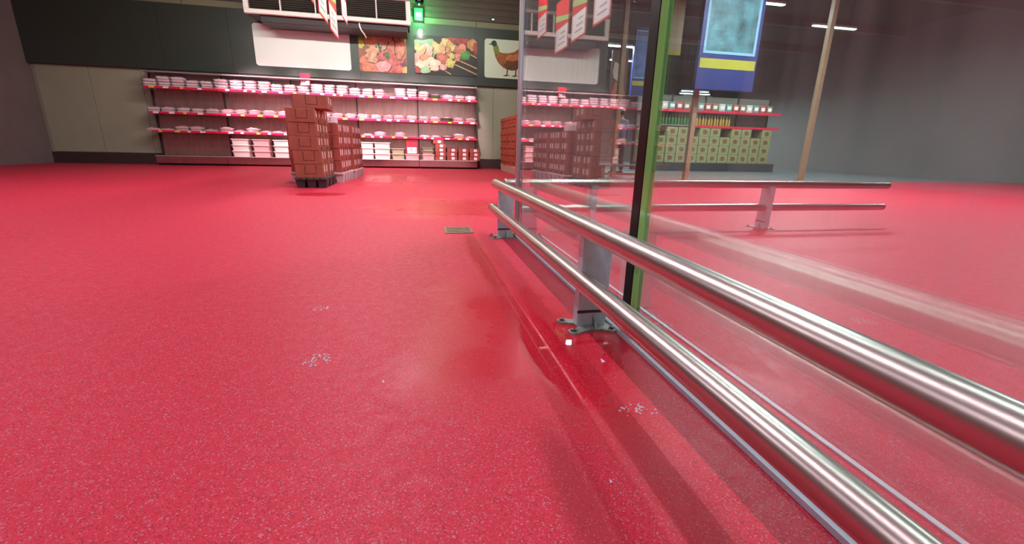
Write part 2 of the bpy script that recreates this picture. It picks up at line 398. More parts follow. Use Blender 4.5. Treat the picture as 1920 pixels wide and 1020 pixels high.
# ------------------------------------------------------------------ bumper rail
R_T = .0345
def tube_part(p, name, a, b, r=R_T):
    o = obj(name, cyl(B(), a, b, r, seg=40, cap=False), steel, p, smooth=True)
    a, b = Vector(a), Vector(b); d = (b-a).normalized()
    for c, s in ((a, -1), (b, 1)):
        bm = B(); u, v = frame_of(d)
        rings = []
        for rr, off in ((r, 0), (r*.96, .006), (r*.8, .010), (r*.2, .012)):
            rings.append([c + d*s*off + (u*math.cos(2*math.pi*i/32) + v*math.sin(2*math.pi*i/32))*rr for i in range(32)])
        obj('end_cap', loft(bm, rings), steel, o, smooth=True)
    return o
def rail_post(p, x, y, rz=0):
    """galvanised channel post on a four-lobed bolted plate; web faces -Y"""
    t = obj('post', None or post_bm(), galv, p, (x, y, 0), rz)
    obj('weld_band', box(B(), -.0615, .0545, -.0032, .0, .058, .068), M('dark_weld', (66, 62, 70), .5, .4), t)
    g = B(); loft(g, [[Vector((.002, 0, .003)), Vector((.002, -.034, .008)), Vector((.002, 0, .055))], [Vector((.006, 0, .003)), Vector((.006, -.034, .008)), Vector((.006, 0, .055))]])
    obj('gusset', g, galv_plate, t)
    obj('base_plate', plate_bm(), galv_plate, t, smooth=False)
    for bx, by in BOLTS:
        b = obj('anchor_bolt', lathe(B(), ((.0125, .008), (.0125, .0105)), 16, (bx, by)), boltm, t, smooth=False)
        bb = lathe(B(), ((.0085, .0105), (.0085, .017), (.006, .0185)), 6, (bx, by)); obj('bolt_head', bb, boltm, b)
    return t
def post_bm():
    bm = B()
    # channel: web on -Y side, flanges towards +Y, top leaning a touch
    w0, w1 = -.060, .053
    pts = [(w0, 0), (w1, 0), (w1, .045), (w1-.005, .045), (w1-.005, .005), (w0+.005, .005), (w0+.005, .045), (w0, .045)]
    return loft(bm, [[Vector((x, y, .006)) for x, y in pts], [Vector((x+.008, y, .372)) for x, y in pts]])
BOLTS = [(-.098, .058), (-.088, -.046), (.060, -.046), (.074, .058)]
def plate_bm():
    pts = []
    def lobe(cx, cy, a0, a1, r=.021, n=8):
        for i in range(n+1):
            a = math.radians(a0+(a1-a0)*i/n); pts.append((cx+r*math.cos(a), cy+r*math.sin(a)))
    lobe(*BOLTS[0], 80, 285); pts.append((-.070, .028)); pts.append((-.058, .012)); pts.append((-.056, -.004)); pts.append((-.068, -.020))
    lobe(*BOLTS[1], 110, 285); pts.extend([(-.045, -.052), (-.015, -.044), (.02, -.045)])
    lobe(*BOLTS[2], 255, 430); pts.extend([(.064, -.012), (.060, .01), (.068, .034)])
    lobe(*BOLTS[3], -70, 100); pts.extend([(.03, .062), (-.02, .060), (-.06, .066)])
    return prism_z(B(), pts, 0, .0085)
rail = thing('bumper_rail', 'double stainless tube bumper rail on galvanised posts running along the glass partition', 'rail', (0, 0, 0))
tube_part(rail, 'upper_tube', (.570, -1.6, .386), (.570, 3.28, .386))
tube_part(rail, 'lower_tube', (.570, -1.6, .188), (.570, 3.42, .188))
for y in (-.27, 1.45, 3.16): rail_post(rail, .628, y)
trail = thing('bumper_rail', 'double stainless tube rail crossing behind the aluminium corner post', 'rail', (0, 0, 0))
tube_part(trail, 'upper_tube', (.66, 3.36, .386), (4.3, 3.36, .386), .032)
tube_part(trail, 'lower_tube', (.76, 3.36, .188), (4.3, 3.36, .188), .032)
for x in (1.35, 3.0): rail_post(trail, x, 3.37, -math.pi/2)
# white sealant bead along the foot of the rail: a slightly wavy flat strip
bm = B(); n = 60; rings = []
for i in range(n+1):
    y = -1.5 + 4.68*i/n; w = .0145 + .0022*noise.noise(Vector((0, y*3.1, 2))); xo = .0025*noise.noise(Vector((4, y*2.3, 0)))
    rings.append([Vector((.700+xo, y, 0)), Vector((.702+xo, y, .012)), Vector((.700+xo+w, y, .014)), Vector((.701+xo+w, y, 0))])
loft(bm, rings)
tag(obj('sealant_strip', bm, sealant), 'pale bluish white sealant strip along the foot of the glass', 'strip')
tag(obj('floor_strip', box(B(), .906, .920, -1.5, 3.2, 0, .004), sealant), 'straight pale strip on the red floor behind the glass', 'strip')

# ------------------------------------------------------------------ glass partition
gl = thing('glass_partition', 'clear glass partition with aluminium corner post and black vertical seam behind the rail', 'partition', (GX, 0, 0))
GM = glass_material()
H_G = 2.7
for y0, y1 in ((1.385, 3.175), (-.68, 1.290), (-2.7, -.77)):
    obj('pane', box(B(), -.006, .006, y0, y1, .02, H_G), GM, gl)
obj('corner_post', box(B(), -.020, .020, 3.175, 3.215, 0, H_G+.05, .003), alu, gl)
obj('post_gasket', box(B(), .008, .022, 3.164, 3.178, .02, H_G), M('dark_blue_gasket', (26, 44, 60), .4), gl)
for y in (1.290, -.77):
    obj('seam_gasket', box(B(), -.011, .011, y+.036, y+.095, .02, H_G, .003), rubber, gl)
    obj('seam_profile_reflection', box(B(), -.010, .010, y, y+.036, .02, H_G, .002), reflection_green, gl)
obj('bottom_channel', box(B(), -.007, .007, -2.7, 3.175, 0, .02), alu, gl)
obj('header', box(B(), -.03, .03, -2.7, 3.215, H_G, H_G+.07, .004), alu, gl)

# ------------------------------------------------------------------ floor drain
dr = thing('floor_drain', 'rectangular grey metal drain grate set in the red floor', 'drain', (.303, 3.47, 0))
dm = M('worn_drain_steel', (146, 124, 104), .5, .5, noise_amt=.35, scale=30)
bm = B()
for a in ((-.108, .108, -.13, -.115), (-.108, .108, .115, .13), (-.108, -.093, -.115, .115), (.093, .108, -.115, .115)): box(bm, a[0], a[1], a[2], a[3], .0005, .006)
obj('frame', bm, dm, dr)
obj('pit', box(B(), -.093, .093, -.115, .115, .0003, .0008), M('drain_pit', (70, 46, 38), .7), dr)
for i in range(8):
    y = -.10+i*.0286; obj('grate_bar', box(B(), -.093, .093, y-.008, y+.008, .001, .0052), dm, dr)

# ------------------------------------------------------------------ meat shelf bays
BX = [-6.46, -4.84, -3.20, -1.57, .065, 1.72]
SHELVES = (1.865, 1.275, .835)
BAYN = ['steel meat shelf bay closest to the left wall', 'meat shelf bay at the far left end, beyond the box stacks', 'steel meat shelf bay behind the stacked brown boxes', 'steel meat shelf bay holding the cream tubs and the red price sign', 'steel meat shelf bay at the right end, holding the small cartons']
random.seed(3)
for i in range(5):
    x0, x1 = BX[i], BX[i+1]; w = x1-x0
    t = thing('meat_shelf_bay', BAYN[i], 'shelf', (x0, 13.05, 0), group='meat shelf bays on the back wall')
    obj('back_panel', box(B(), .02, w-.005, .42, .44, .24, 2.20), shelf_steel, t)
    obj('upright', box(B(), -.012, .018, .36, .45, 0, 2.28, .003), M('dark_upright', (58, 44, 42), .5, .4), t)
    if i == 4:
        u = obj('upright', box(B(), w-.03, w, .30, .45, 0, 2.30, .003), M('end_upright', (120, 112, 106), .4, .6), t)
        for k in range(24): obj('slot', box(B(), w-.02, w-.010, .298, .301, .3+k*.08, .34+k*.08), dark, u)
    obj('top_panel', box(B(), 0, w, .39, .45, 2.03, 2.20), M('cap_steel', (150, 140, 134), .35, .6), t)
    obj('top_cap', box(B(), -.003, w-.006, .05, .45, 2.205, 2.225, .004), shelf_white, t)
    obj('base_plinth', box(B(), 0, w-.008, .0, .44, .05, .235, .006), M('plinth_stainless', (190, 160, 156), .14, .95, noise_amt=.08, scale=4, stretch=(6, 1, 1)), t)
    obj('plinth_lip', box(B(), 0, w-.008, -.012, .02, .222, .242, .003), shelf_white, t)
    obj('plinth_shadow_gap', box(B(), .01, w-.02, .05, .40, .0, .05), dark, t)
    for z in SHELVES:
        s = obj('shelf', box(B(), .012, w-.012, .10, .42, z-.012, z+.008), shelf_white, t)
        pr = obj('price_rail', box(B(), .004, w-.006, .062, .10, z-.028, z+.022, .004), red_rail, s)
        for q in ((.05, .20), (.55, .70)):
            obj('bracket', box(B(), q[0]*w, q[0]*w+.012, .11, .42, z-.05, z-.012), shelf_white, s)
        xx = .08+random.random()*.1
        while xx < w-.2:
            ww = random.choice((.07, .09, .12))
            o = obj('price_tag', box(B(), xx, xx+ww, .056, .063, z-.022, z+.016), random.choice((tag_y, tag_y, tag_w, tag_w)), t)
            xx += ww + random.uniform(.10, .34)

# meat trays
def tray_meshes(w, d, h, seed):
    rnd = random.Random(seed)
    r0 = [Vector((x, y, 0)) for x, y in rrect(-w/2*.84, w/2*.84, -d/2*.84, d/2*.84, .03, 3)]
    r1 = [Vector((x, y, h*.62)) for x, y in rrect(-w/2, w/2, -d/2, d/2, .035, 3)]
    r2 = [Vector((x, y, h*.66)) for x, y in rrect(-w/2*1.02, w/2*1.02, -d/2*1.02, d/2*1.02, .035, 3)]
    r3 = [Vector((x, y, h*.45)) for x, y in rrect(-w/2*.9, w/2*.9, -d/2*.9, d/2*.9, .03, 3)]
    tm = fin(loft(B(), [r0, r1, r2, r3]), 'tray', True)
    bm = B(); nx, ny = 12, 8; gv = []
    for i in range(nx+1):
        row = []
        for j in range(ny+1):
            u, v = i/nx*2-1, j/ny*2-1
            edge = (1-abs(u)**4)*(1-abs(v)**4)
            z = h*.5 + edge*(h*.42 + h*.35*noise.noise(Vector((u*2.6+seed*7, v*2.2, seed))))
            row.append(bm.verts.new((u*w*.455, v*d*.455, z)))
        gv.append(row)
    for i in range(nx):
        for j in range(ny): bm.faces.new((gv[i][j], gv[i+1][j], gv[i+1][j+1], gv[i][j+1]))
    mm = fin(bm, 'meat', True)
    lm = fin(box(B(), w*.08, w*.36, -d*.30, d*.18, h*.97, h*.985), 'label_sticker')
    return tm, mm, lm
TR = []
for k in range(6):
    w = (.29, .31, .27, .30, .28, .32)[k]; tm, mm, lm = tray_meshes(w, .25, .070, k)
    tm.materials.append(foam if k != 5 else green_tray); mm.materials.append(meat_m[k % 3]); lm.materials.append(white_strip)
    TR.append((w, tm, mm, lm))
cnt = {}
SN = ('top', 'middle', 'lowest red')
def tray(k, x, y, z, rz, lab, grp, cap=False):
    t = thing('meat_tray', lab, 'meat tray', (x, y, z), rz, grp)
    w, tm, mm, lm = TR[k]
    obj('tray', tm, None, t); obj('meat', mm, None, t); obj('label_sticker', lm, None, t)
    return t
random.seed(21)
gap = {0: [(-.86, -.60)], 1: [(-2.02, -1.95)], 2: [(-.95, -.72), (-.35, .2)]}
kinds = {0: 'wrapped pale meat tray', 1: 'wrapped pink meat tray', 2: 'flat pink meat tray'}
for si, z in enumerate(SHELVES):
    x = 1.70; col = 0
    while x > -6.4:
        k = random.randrange(5)
        if si in (1, 2) and abs(x-.95) < .16: k = 5
        if si == 0 and abs(x-.80) < .15: k = 5
        w = TR[k][0]; cx = x-w/2-.012
        if any(a < cx < b for a, b in gap[si]): x -= .12; continue
        hgt = (4 if cx < -.3 and random.random() < .75 else (3 if cx < .5 else 2)) if si == 0 else (2 if si == 1 else (1 if random.random() < .7 else 2))
        if si == 0 and -.60 < cx < .05: hgt = 4
        for lv in range(hgt):
            nm = '%s, %s shelf, %s from right end%s' % ('green-edged meat tray' if k == 5 else kinds[si], SN[si], ORD[col], '' if hgt == 1 else (', top of pile' if lv == hgt-1 else (', bottom of pile' if lv == 0 else (', second of pile' if lv == 1 else ', third of pile'))))
            tray(k, cx+random.uniform(-.012, .012), 13.28+random.uniform(-.012, .012)-(.0 if lv else .0), z+.009+lv*.0635, random.uniform(-.05, .05), nm, 'meat trays on the %s shelf' % SN[si])
        x = cx-w/2-random.choice((.006, .01, .02, .05 if si else .01)); col += 1

# tubs and cartons standing on the plinth
def tub_mesh(w, d, h):
    bm = B(); R = lambda s, z, r=.03: [Vector((x, y, z)) for x, y in rrect(-w/2*s, w/2*s, -d/2*s, d/2*s, r, 3)]
    return fin(loft(bm, [R(.88, 0), R(.97, h*.86), R(1.03, h*.87), R(1.03, h), R(.94, h), R(.90, h*.3)]), 'tub_body', True)
def tub(x, y, z, w, h, mat, lab, grp):
    t = thing('plastic_tub', lab, 'tub', (x, y, z), random.uniform(-.03, .03), grp)
    key = (round(w, 2), round(h, 3), mat.name)
    if key not in cnt:
        me = tub_mesh(w, .34, h); me.materials.append(mat); rm = fin(prism_z(B(), rrect(-w/2*1.035, w/2*1.035, -.176, .176, .03, 3), h*.90, h*1.0), 'rim'); rm.materials.append(mat); cnt[key] = (me, rm)
    obj('tub_body', cnt[key][0], None, t); obj('rim', cnt[key][1], None, t)
ZB = .242
for lv, nm in enumerate(('bottom', 'middle', 'top')):
    tub(-1.33, 13.25, ZB+lv*.148, .34, .15, tub_cream, 'cream plastic tub beside the stacked boxes, %s of its pile of three' % nm, 'cream tubs')
    tub(-.93, 13.25, ZB+lv*.148, .44, .15, tub_cream, 'wide cream plastic tub left of the grey tubs, %s of its pile of three' % nm, 'cream tubs')
for lv, nm in enumerate(('lower', 'upper')): tub(-.51, 13.27, ZB+lv*.145, .36, .15, tub_grey, 'grey green plastic tub, %s of the pair beside the price sign' % nm, 'grey tubs')
tub(-.12, 13.25, ZB, .40, .15, tub_pink, 'pale pink plastic tub holding up the red price sign', 'pink tubs')
tub(.32, 13.25, ZB, .36, .15, tub_pink, 'pale pink plastic tub under the grey tubs in the right bay', 'pink tubs')
for lv, nm in enumerate(('lower', 'upper')): tub(.31, 13.27, ZB+.15+lv*.09, .33, .10, tub_grey, 'shallow grey tub, %s of two on the pink tub in the right bay' % nm, 'grey tubs')
for i, x in enumerate((-4.5, -4.0, -3.5, -2.9, -2.4, -1.9)):
    for lv, nm in enumerate(('bottom', 'middle', 'top')):
        tub(x, 13.25, ZB+lv*.148, .42, .15, (tub_cream, tub_pink)[i % 2], 'plastic tub in the %s pile behind the box stacks, %s of three' % (ORD[i], nm), 'tubs behind the box stacks')
def carton(x, z, rz, lab):
    t = thing('small_carton', lab, 'carton', (x, 13.26, z), rz, 'small cartons on the right plinth')
    if 'ct' not in cnt:
        a = fin(box(B(), -.145, .145, -.19, .19, 0, .110, .003), 'carton_body'); a.materials.append(card_b)
        l = fin(box(B(), -.02, .07, -.1925, -.1895, .022, .092), 'label_sticker'); l.materials.append(white_strip)
        g = fin(box(B(), -.143, .143, -.1915, -.1898, .096, .101), 'lid_line'); g.materials.append(card_line)
        cnt['ct'] = (a, l, g)
    for n, me in zip(('carton_body', 'label_sticker', 'lid_line'), cnt['ct']): obj(n, me, None, t)
for ci, (x, n) in enumerate(((.66, 4), (.985, 3), (1.31, 3), (1.64, 3))):
    for lv in range(n):
        carton(x+random.uniform(-.008, .008), ZB+lv*.1125, random.uniform(-.03, .03), 'small labelled brown carton, %s column from the tubs, %s layer up' % (ORD[ci], ORD[lv]))
carton(.585, ZB+4*.1125, .12, 'small brown carton lying askew on the tallest carton column')
def price_sign(x, y, z, w, h, tilt, lab):
    t = thing('price_sign', lab, 'price sign', (x, y, z))
    t.rotation_euler = (-.12, 0, tilt)
    obj('card', box(B(), -w/2, w/2, -.004, .004, 0, h, .002), M('red_card', (190, 20, 38), .4), t)
    p = obj('price_panel', box(B(), -w*.42, w*.42, -.007, -.004, h*.05, h*.42), tag_w, t)
    for a, b, c, d in ((-.30, -.24, .16, .36), (-.10, -.02, .16, .36), (-.02, .06, .30, .36), (.12, .16, .16, .20), (.22, .27, .22, .36), (.30, .36, .16, .36)):
        obj('digit_stroke', box(B(), a*w, b*w, -.0085, -.007, c*h, d*h), M('dark_print', (70, 62, 84), .5), p)
price_sign(-.13, 13.12, ZB+.152, .30, .43, 0, 'red price sign with white figure panel standing on a pink tub')
price_sign(-2.78, 13.15, 2.06, .26, .30, -.25, 'small red price sign leaning on the top shelf trays')

# ------------------------------------------------------------------ boards on the fascia
def blob(cx, cz, rx, rz, seed, n=26, rough=.42, rot=0):
    out = []
    for i in range(n):
        a = 2*math.pi*i/n; k = 1+rough*noise.noise(Vector((math.cos(a)*1.6+seed*3.7, math.sin(a)*1.6, seed)))
        x, z = rx*k*math.cos(a), rz*k*math.sin(a)
        out.append((cx+x*math.cos(rot)-z*math.sin(rot), cz+x*math.sin(rot)+z*math.cos(rot)))
    return out
def board(x0, x1, z0, z1, mat, name, lab, cat='poster'):
    t = thing(name, lab, cat, ((x0+x1)/2, 13.5, z0))
    w, h = x1-x0, z1-z0
    obj('board', prism(B(), rrect(-w/2, w/2, 0, h, .07), -.022, -.001), mat, t)
    t['w'] = w; t['h'] = h
    return t
def clip(pts, w, h, m=.012):
    return [(max(-w/2+m, min(w/2-m, x)), max(m, min(h-m, z))) for x, z in pts]
LAY = [0]
def printed(t, name, pts, mat):
    if 'meat' in name or 'pineapple' in name or 'pepper' in name:
        cx = sum(p[0] for p in pts)/len(pts); cz = sum(p[1] for p in pts)/len(pts)
        sc = lambda k, dx, dz: [(cx+(x-cx)*k+dx, cz+(z-cz)*k+dz) for x, z in pts]
        pshape(t, 'printed_gap', sc(1.06, .006, -.018), pm('gap', (92, 40, 34), .3))
        o = pshape(t, name, pts, mat)
        c = [min(255, int(v*1.0+20)) for v in COLS.get(mat.name, (220, 150, 120))]
        rr = random.Random(int(cx*1000))
        for q in range(2):
            pshape(t, 'printed_gloss', blob(cx+rr.uniform(-.03, .03), cz+rr.uniform(.0, .07), .022+.02*rr.random(), .05+.03*rr.random(), cx*9+q, 12, .6, rr.uniform(-.8, .8)), pm('gloss_%d_%d_%d' % tuple(c), c, .15, 20))
        return o
    return pshape(t, name, pts, mat)
COLS = {}
def pshape(t, name, pts, mat):
    """a flat printed shape: u,v in board fractions"""
    w, h = t['w'], t['h']
    pts = clip([((u-.5)*w, v*h) for u, v in pts], w, h)
    LAY[0] += 1; y = -.0225 - LAY[0]*.00025
    bm = B(); f = bm.faces.new([bm.verts.new((x, y, z)) for x, z in pts])
    e = bmesh.ops.extrude_face_region(bm, geom=[f])
    for v in e['geom']:
        if isinstance(v, bmesh.types.BMVert): v.co.y = -.0222
    bmesh.ops.triangulate(bm, faces=bm.faces)
    return obj(name, bm, mat, t)
def pm(n, c, a=.3, s=14):
    COLS['print_'+n] = c
    return M('print_'+n, c, .42, noise_amt=a, scale=s)
meatA = pm('meat_a', (202, 118, 90)); meatB = pm('meat_b', (190, 92, 82)); meatC = pm('meat_c', (208, 150, 114)); meatD = pm('meat_d', (196, 88, 84)); bread = pm('bread', (190, 128, 66)); leaf = pm('leaf', (86, 158, 40), .4, 14); herb = pm('herb', (52, 92, 36), .3, 30); pine = pm('pine', (190, 164, 96)); darkp = pm('dark', (34, 26, 24), .3); stickp = pm('stick', (204, 160, 110), .1); pepper = pm('pepper', (58, 132, 40), .2); redp = pm('red', (150, 44, 40), .3); purple = pm('onion', (112, 50, 66), .3); palem = pm('pale', (234, 192, 178), .12); pinkm = pm('pinkm', (218, 146, 146), .2)
# white board at left
board(-3.98, -1.645, 2.53, 3.52, white_panel, 'white_sign_board', 'plain white rounded board above the shelves, left of the food photos', 'sign board')
# chicken photo
LAY[0] = 0
t = board(-1.43, -.18, 2.53, 3.53, pm('brown_base', (150, 92, 60), .35, 5), 'food_photo_board', 'rounded food photo board of glazed chicken sprinkled with herbs')
for n, pts, m in (
    ('printed_leaf', blob(.10, .84, .16, .16, 1), leaf), ('printed_leaf', blob(.05, .66, .07, .10, 2), pm('yellow_leaf', (190, 190, 60))),
    ('printed_meat', blob(.34, .78, .22, .20, 3), bread), ('printed_onion', blob(.66, .90, .10, .10, 4), purple), ('printed_pineapple', blob(.90, .88, .14, .13, 5), pine),
    ('printed_meat', blob(.85, .50, .16, .34, 6), meatB), ('printed_meat', blob(.86, .56, .10, .18, 9), meatA), ('printed_onion', blob(.92, .18, .12, .10, 7, rot=.8), purple), ('printed_meat', blob(.55, .58, .22, .30, 8), meatA),
    ('printed_meat', blob(.38, .58, .27, .10, 10, rot=.5), meatC), ('printed_meat', blob(.24, .22, .26, .24, 11), meatA), ('printed_meat', blob(.30, .36, .15, .14, 12), meatC),
    ('printed_meat', blob(.48, .42, .12, .12, 13), meatD), ('printed_meat', blob(.66, .25, .13, .28, 14), meatB), ('printed_meat', blob(.50, .15, .16, .14, 15), pinkm), ('printed_meat', blob(.82, .09, .14, .08, 16), meatD), ('printed_bread', blob(.95, .07, .06, .10, 17), pine)):
    printed(t, n, pts, m)
for i in range(11):
    pshape(t, 'printed_herb', blob(.32+.32*random.random(), .42+.33*random.random(), .025, .035, 30+i, 9, .5), herb)
pshape(t, 'printed_herb', blob(.59, .38, .05, .05, 51, 12, .5), herb)
# skewer photo
LAY[0] = 0
t = board(.02, 1.77, 2.55, 3.53, darkp, 'food_photo_board', 'rounded food photo board of grilled meat skewers on sticks')
def stick(x0, z0, x1, z1, w=.014):
    return [(x0-.003, z0-w), (x1, z1-w), (x1, z1+w), (x0, z0+w)]
pshape(t, 'printed_haze', blob(.16, .72, .20, .20, 60), pm('grey_green', (120, 132, 112), .1))
for a in ((.60, .32, .99, .06), (.68, .42, .99, .22), (.86, .60, .99, .50), (.38, .20, .57, .03)): pshape(t, 'printed_stick', stick(*a), stickp)
for n, pts, m in (
    ('printed_pepper', blob(.62, .93, .10, .10, 61), redp), ('printed_meat', blob(.78, .90, .14, .10, 62), redp), ('printed_meat', blob(.92, .84, .08, .16, 63), bread), ('printed_pepper', blob(.97, .72, .04, .18, 64), redp),
    ('printed_meat', blob(.48, .84, .07, .14, 65), meatC), ('printed_meat', blob(.56, .76, .07, .14, 66), bread), ('printed_pineapple', blob(.61, .70, .05, .11, 67), pine), ('printed_meat', blob(.70, .68, .08, .11, 68), meatB), ('printed_meat', blob(.76, .70, .05, .09, 58), meatA),
    ('printed_pepper', blob(.80, .54, .08, .12, 69), pepper), ('printed_meat', blob(.50, .60, .09, .16, 70), meatA), ('printed_meat', blob(.36, .66, .12, .18, 71), meatC), ('printed_onion', blob(.30, .58, .03, .14, 72), pm('leek', (170, 160, 110))),
    ('printed_meat', blob(.20, .62, .10, .16, 73), pinkm), ('printed_meat', blob(.09, .62, .08, .13, 74), meatC), ('printed_meat', blob(.66, .48, .07, .09, 75), meatA), ('printed_pineapple', blob(.57, .50, .06, .08, 76), pine), ('printed_meat', blob(.44, .42, .09, .15, 77), meatB),
    ('printed_meat', blob(.07, .36, .12, .18, 78), pinkm), ('printed_meat', blob(.17, .40, .09, .12, 79), meatA), ('printed_pineapple', blob(.55, .30, .07, .11, 80), pm('pine_b', (196, 174, 92))), ('printed_meat', blob(.28, .26, .13, .17, 81), palem),
    ('printed_meat', blob(.12, .18, .12, .14, 82), palem), ('printed_meat', blob(.45, .20, .06, .08, 83), pinkm), ('printed_pepper', blob(.15, .09, .10, .07, 84), pm('sage', (150, 176, 140))), ('printed_meat', blob(.04, .10, .04, .08, 85), redp)):
    printed(t, n, pts, m)
# hen board
LAY[0] = 0
t = board(1.97, 3.38, 2.55, 3.56, M('hen_board_white', (206, 212, 190), .42), 'hen_sign_board', 'rounded white board with a brown hen that has a dark green head', 'sign board')
body = [(.16, .80), (.20, .70), (.26, .72), (.34, .66), (.48, .66), (.60, .70), (.70, .80), (.82, .86), (.86, .70), (.82, .52), (.74, .36), (.62, .26), (.50, .23), (.38, .28), (.28, .40), (.22, .54)]
pshape(t, 'printed_hen_tail', [(.62, .62), (.70, .80), (.78, .92), (.88, .94), (.93, .82), (.90, .66), (.80, .50)], pm('hen_tail', (70, 50, 36), .3))
pshape(t, 'printed_hen_body', body, pm('hen_body', (152, 88, 44), .3))
pshape(t, 'printed_hen_belly', blob(.56, .38, .17, .14, 91), pm('hen_belly', (104, 62, 42), .3))
pshape(t, 'printed_hen_wing', blob(.58, .55, .16, .09, 92, rot=.2), pm('hen_wing', (190, 112, 66), .3))
pshape(t, 'printed_hen_neck', [(.15, .90), (.22, .93), (.27, .84), (.30, .72), (.26, .58), (.21, .62), (.18, .76)], pm('hen_neck', (116, 130, 48), .3))
pshape(t, 'printed_hen_head', blob(.19, .89, .055, .075, 93, rough=.1), pm('hen_head', (22, 62, 40), .3))
pshape(t, 'printed_hen_beak', [(.15, .90), (.075, .855), (.15, .85)], pm('hen_beak', (40, 44, 34), .1))
legm = pm('hen_leg', (62, 50, 36), .2)
for s in (.46, .64):
    pshape(t, 'printed_hen_leg', [(s, .27), (s+.025, .27), (s+.012, .10), (s-.012, .10)], legm)
    pshape(t, 'printed_hen_foot', [(s-.09, .07), (s-.02, .10), (s+.03, .10), (s+.07, .07), (s+.01, .08), (s, .055)], legm)

# ------------------------------------------------------------------ cooling unit under the ceiling
ac_m = M('pale_unit_frame', (216, 202, 196), .45); ac_dark = M('unit_grille', (60, 54, 46), .6)
ac = thing('cooling_unit', 'wide ceiling cooling unit with pale frame and dark slatted grille', 'cooling unit', (-1.95, 12.6, 3.54))
obj('casing', box(B(), -1.9, 1.88, .08, .86, .02, .62), M('unit_casing', (46, 38, 36), .6), ac)
obj('bottom_bar', box(B(), -1.9, 1.91, -.01, .10, .0, .095, .008), ac_m, ac)
obj('top_bar', box(B(), -1.9, 1.91, -.01, .10, .52, .60, .008), M('unit_top_bar', (120, 98, 92), .5), ac)
for x in (-1.9, 1.80): obj('end_bar', box(B(), x, x+.11, -.012, .10, .09, .53, .006), ac_m, ac)
for x in (-1.10, -.32, .29, 1.09): obj('divider', box(B(), x-.014, x+.014, -.004, .06, .09, .53), ac_m, ac)
for i in range(9):
    z = .11+i*.046
    bm = B(); loft(bm, [[Vector((-1.8, .03, z)), Vector((-1.8, .075, z+.03)), Vector((-1.8, .075, z+.022)), Vector((-1.8, .034, z-.006))], [Vector((1.81, .03, z)), Vector((1.81, .075, z+.03)), Vector((1.81, .075, z+.022)), Vector((1.81, .034, z-.006))]])
    obj('slat', bm, ac_dark, ac)
obj('drip_tray', box(B(), -1.6, 1.82, .12, .84, -.15, .02, .012), M('drip_tray_dark', (44, 34, 34), .6), ac)
obj('drain_pipe', tube(B(), [(.66, .10, .0), (.67, .06, -.10), (.70, .08, -.18), (.76, .14, -.25), (.79, .25, -.30)], .018), M('white_pipe', (232, 224, 214), .4), ac, smooth=True)
for x in (-1.6, 1.6): obj('hanger_rod', cyl(B(), (x, .4, .62), (x, .4, 1.46), .01, seg=6), boltm, ac)

# green lamp, white lamp and dark dome beside the unit
gt = thing('green_lamp', 'glowing green lamp box mounted on the upper wall beside the cooling unit', 'lamp', (.17, 13.42, 3.86))
obj('housing', box(B(), -.12, .12, -.02, .10, .0, .30, .012), M('green_lamp_housing', (46, 110, 66), .4), gt)
obj('lamp_face', box(B(), -.065, .065, -.035, -.018, .09, .18, .006), M('green_glow', (150, 255, 190), .4, emit=18), gt)
obj('lower_lens', box(B(), -.08, .08, -.03, -.018, .01, .075, .006), M('green_glow_soft', (40, 210, 90), .4, emit=1.6), gt)
light('green_light', 'POINT', (.0, -.25, .12), 62, (.08, 1, .25), gt, .06)
wl = thing('wall_spot_lamp', 'small bright white lamp on the dark fascia above the skewer photo', 'lamp', (.20, 13.5, 3.58))
obj('bracket', cyl(B(), (0, 0, 0), (0, -.10, .0), .012, seg=8), rubber, wl)
obj('bulb', lathe(B(), ((.01, -.055), (.04, -.042), (.055, 0), (.045, .04), (.01, .055)), 16, (0, -.13)), M('white_bulb_glow', (238, 255, 236), .4, emit=40), wl, smooth=True)
light('bulb_light', 'POINT', (0, -.2, -.02), 11, (.9, 1, .88), wl, .05)
dc = thing('dome_camera', 'black round dome camera hanging above the green lamp', 'camera', (.20, 13.2, 4.16))
obj('dome', lathe(B(), ((.01, 0), (.06, .012), (.10, .05), (.115, .10), (.11, .16)), 20), M('black_dome', (18, 14, 16), .12), dc, smooth=True)
obj('mount', cyl(B(), (0, 0, .16), (0, 0, .84), .03, seg=12), rubber, dc)
sl = thing('status_light', 'tiny green status light on the brown upper wall', 'lamp', (2.2, 13.52, 4.05))
obj('housing', box(B(), -.05, .05, -.03, .0, -.02, .02, .004), rubber, sl)
obj('led', box(B(), -.03, .03, -.036, -.03, -.012, .012), M('status_green', (140, 255, 170), .4, emit=5), sl)

# ------------------------------------------------------------------ hanging banners
def banner(y0, y1, z0, z1, x, lab):
    t = thing('hanging_banner', lab, 'banner', (x, (y0+y1)/2, z0), group='price banners hanging in a row over the box stacks')
    h = z1-z0; d = (y1-y0)/2
    obj('sheet', box(B(), -.003, .003, -d, d, 0, h), ban_red, t)
    for s in (-1, 1):
        a, b = (.003, .0042) if s > 0 else (-.0042, -.003)
        obj('white_field', box(B(), a, b, -d+.03, d-.03, .03, h*.46), ban_white, t)
        bm = B(); loft(bm, [[Vector((xx, -d, h*.52)), Vector((xx, -d, h*.60)), Vector((xx, d, h*.76)), Vector((xx, d, h*.64))] for xx in (a, b)])
        obj('green_band', bm, ban_green, t)
        for k in range(3):
            obj('print_line', box(B(), a*1.2, b*1.15, -d*.6, d*.5-.08*k, h*(.13+.1*k), h*(.155+.1*k)), M('grey_print', (150, 146, 142), .6), t)
    for s in (-1, 1): obj('cord', cyl(B(), (0, s*d*.8, h), (0, s*d*.8, 5-z0), .003, seg=5), boltm, t)
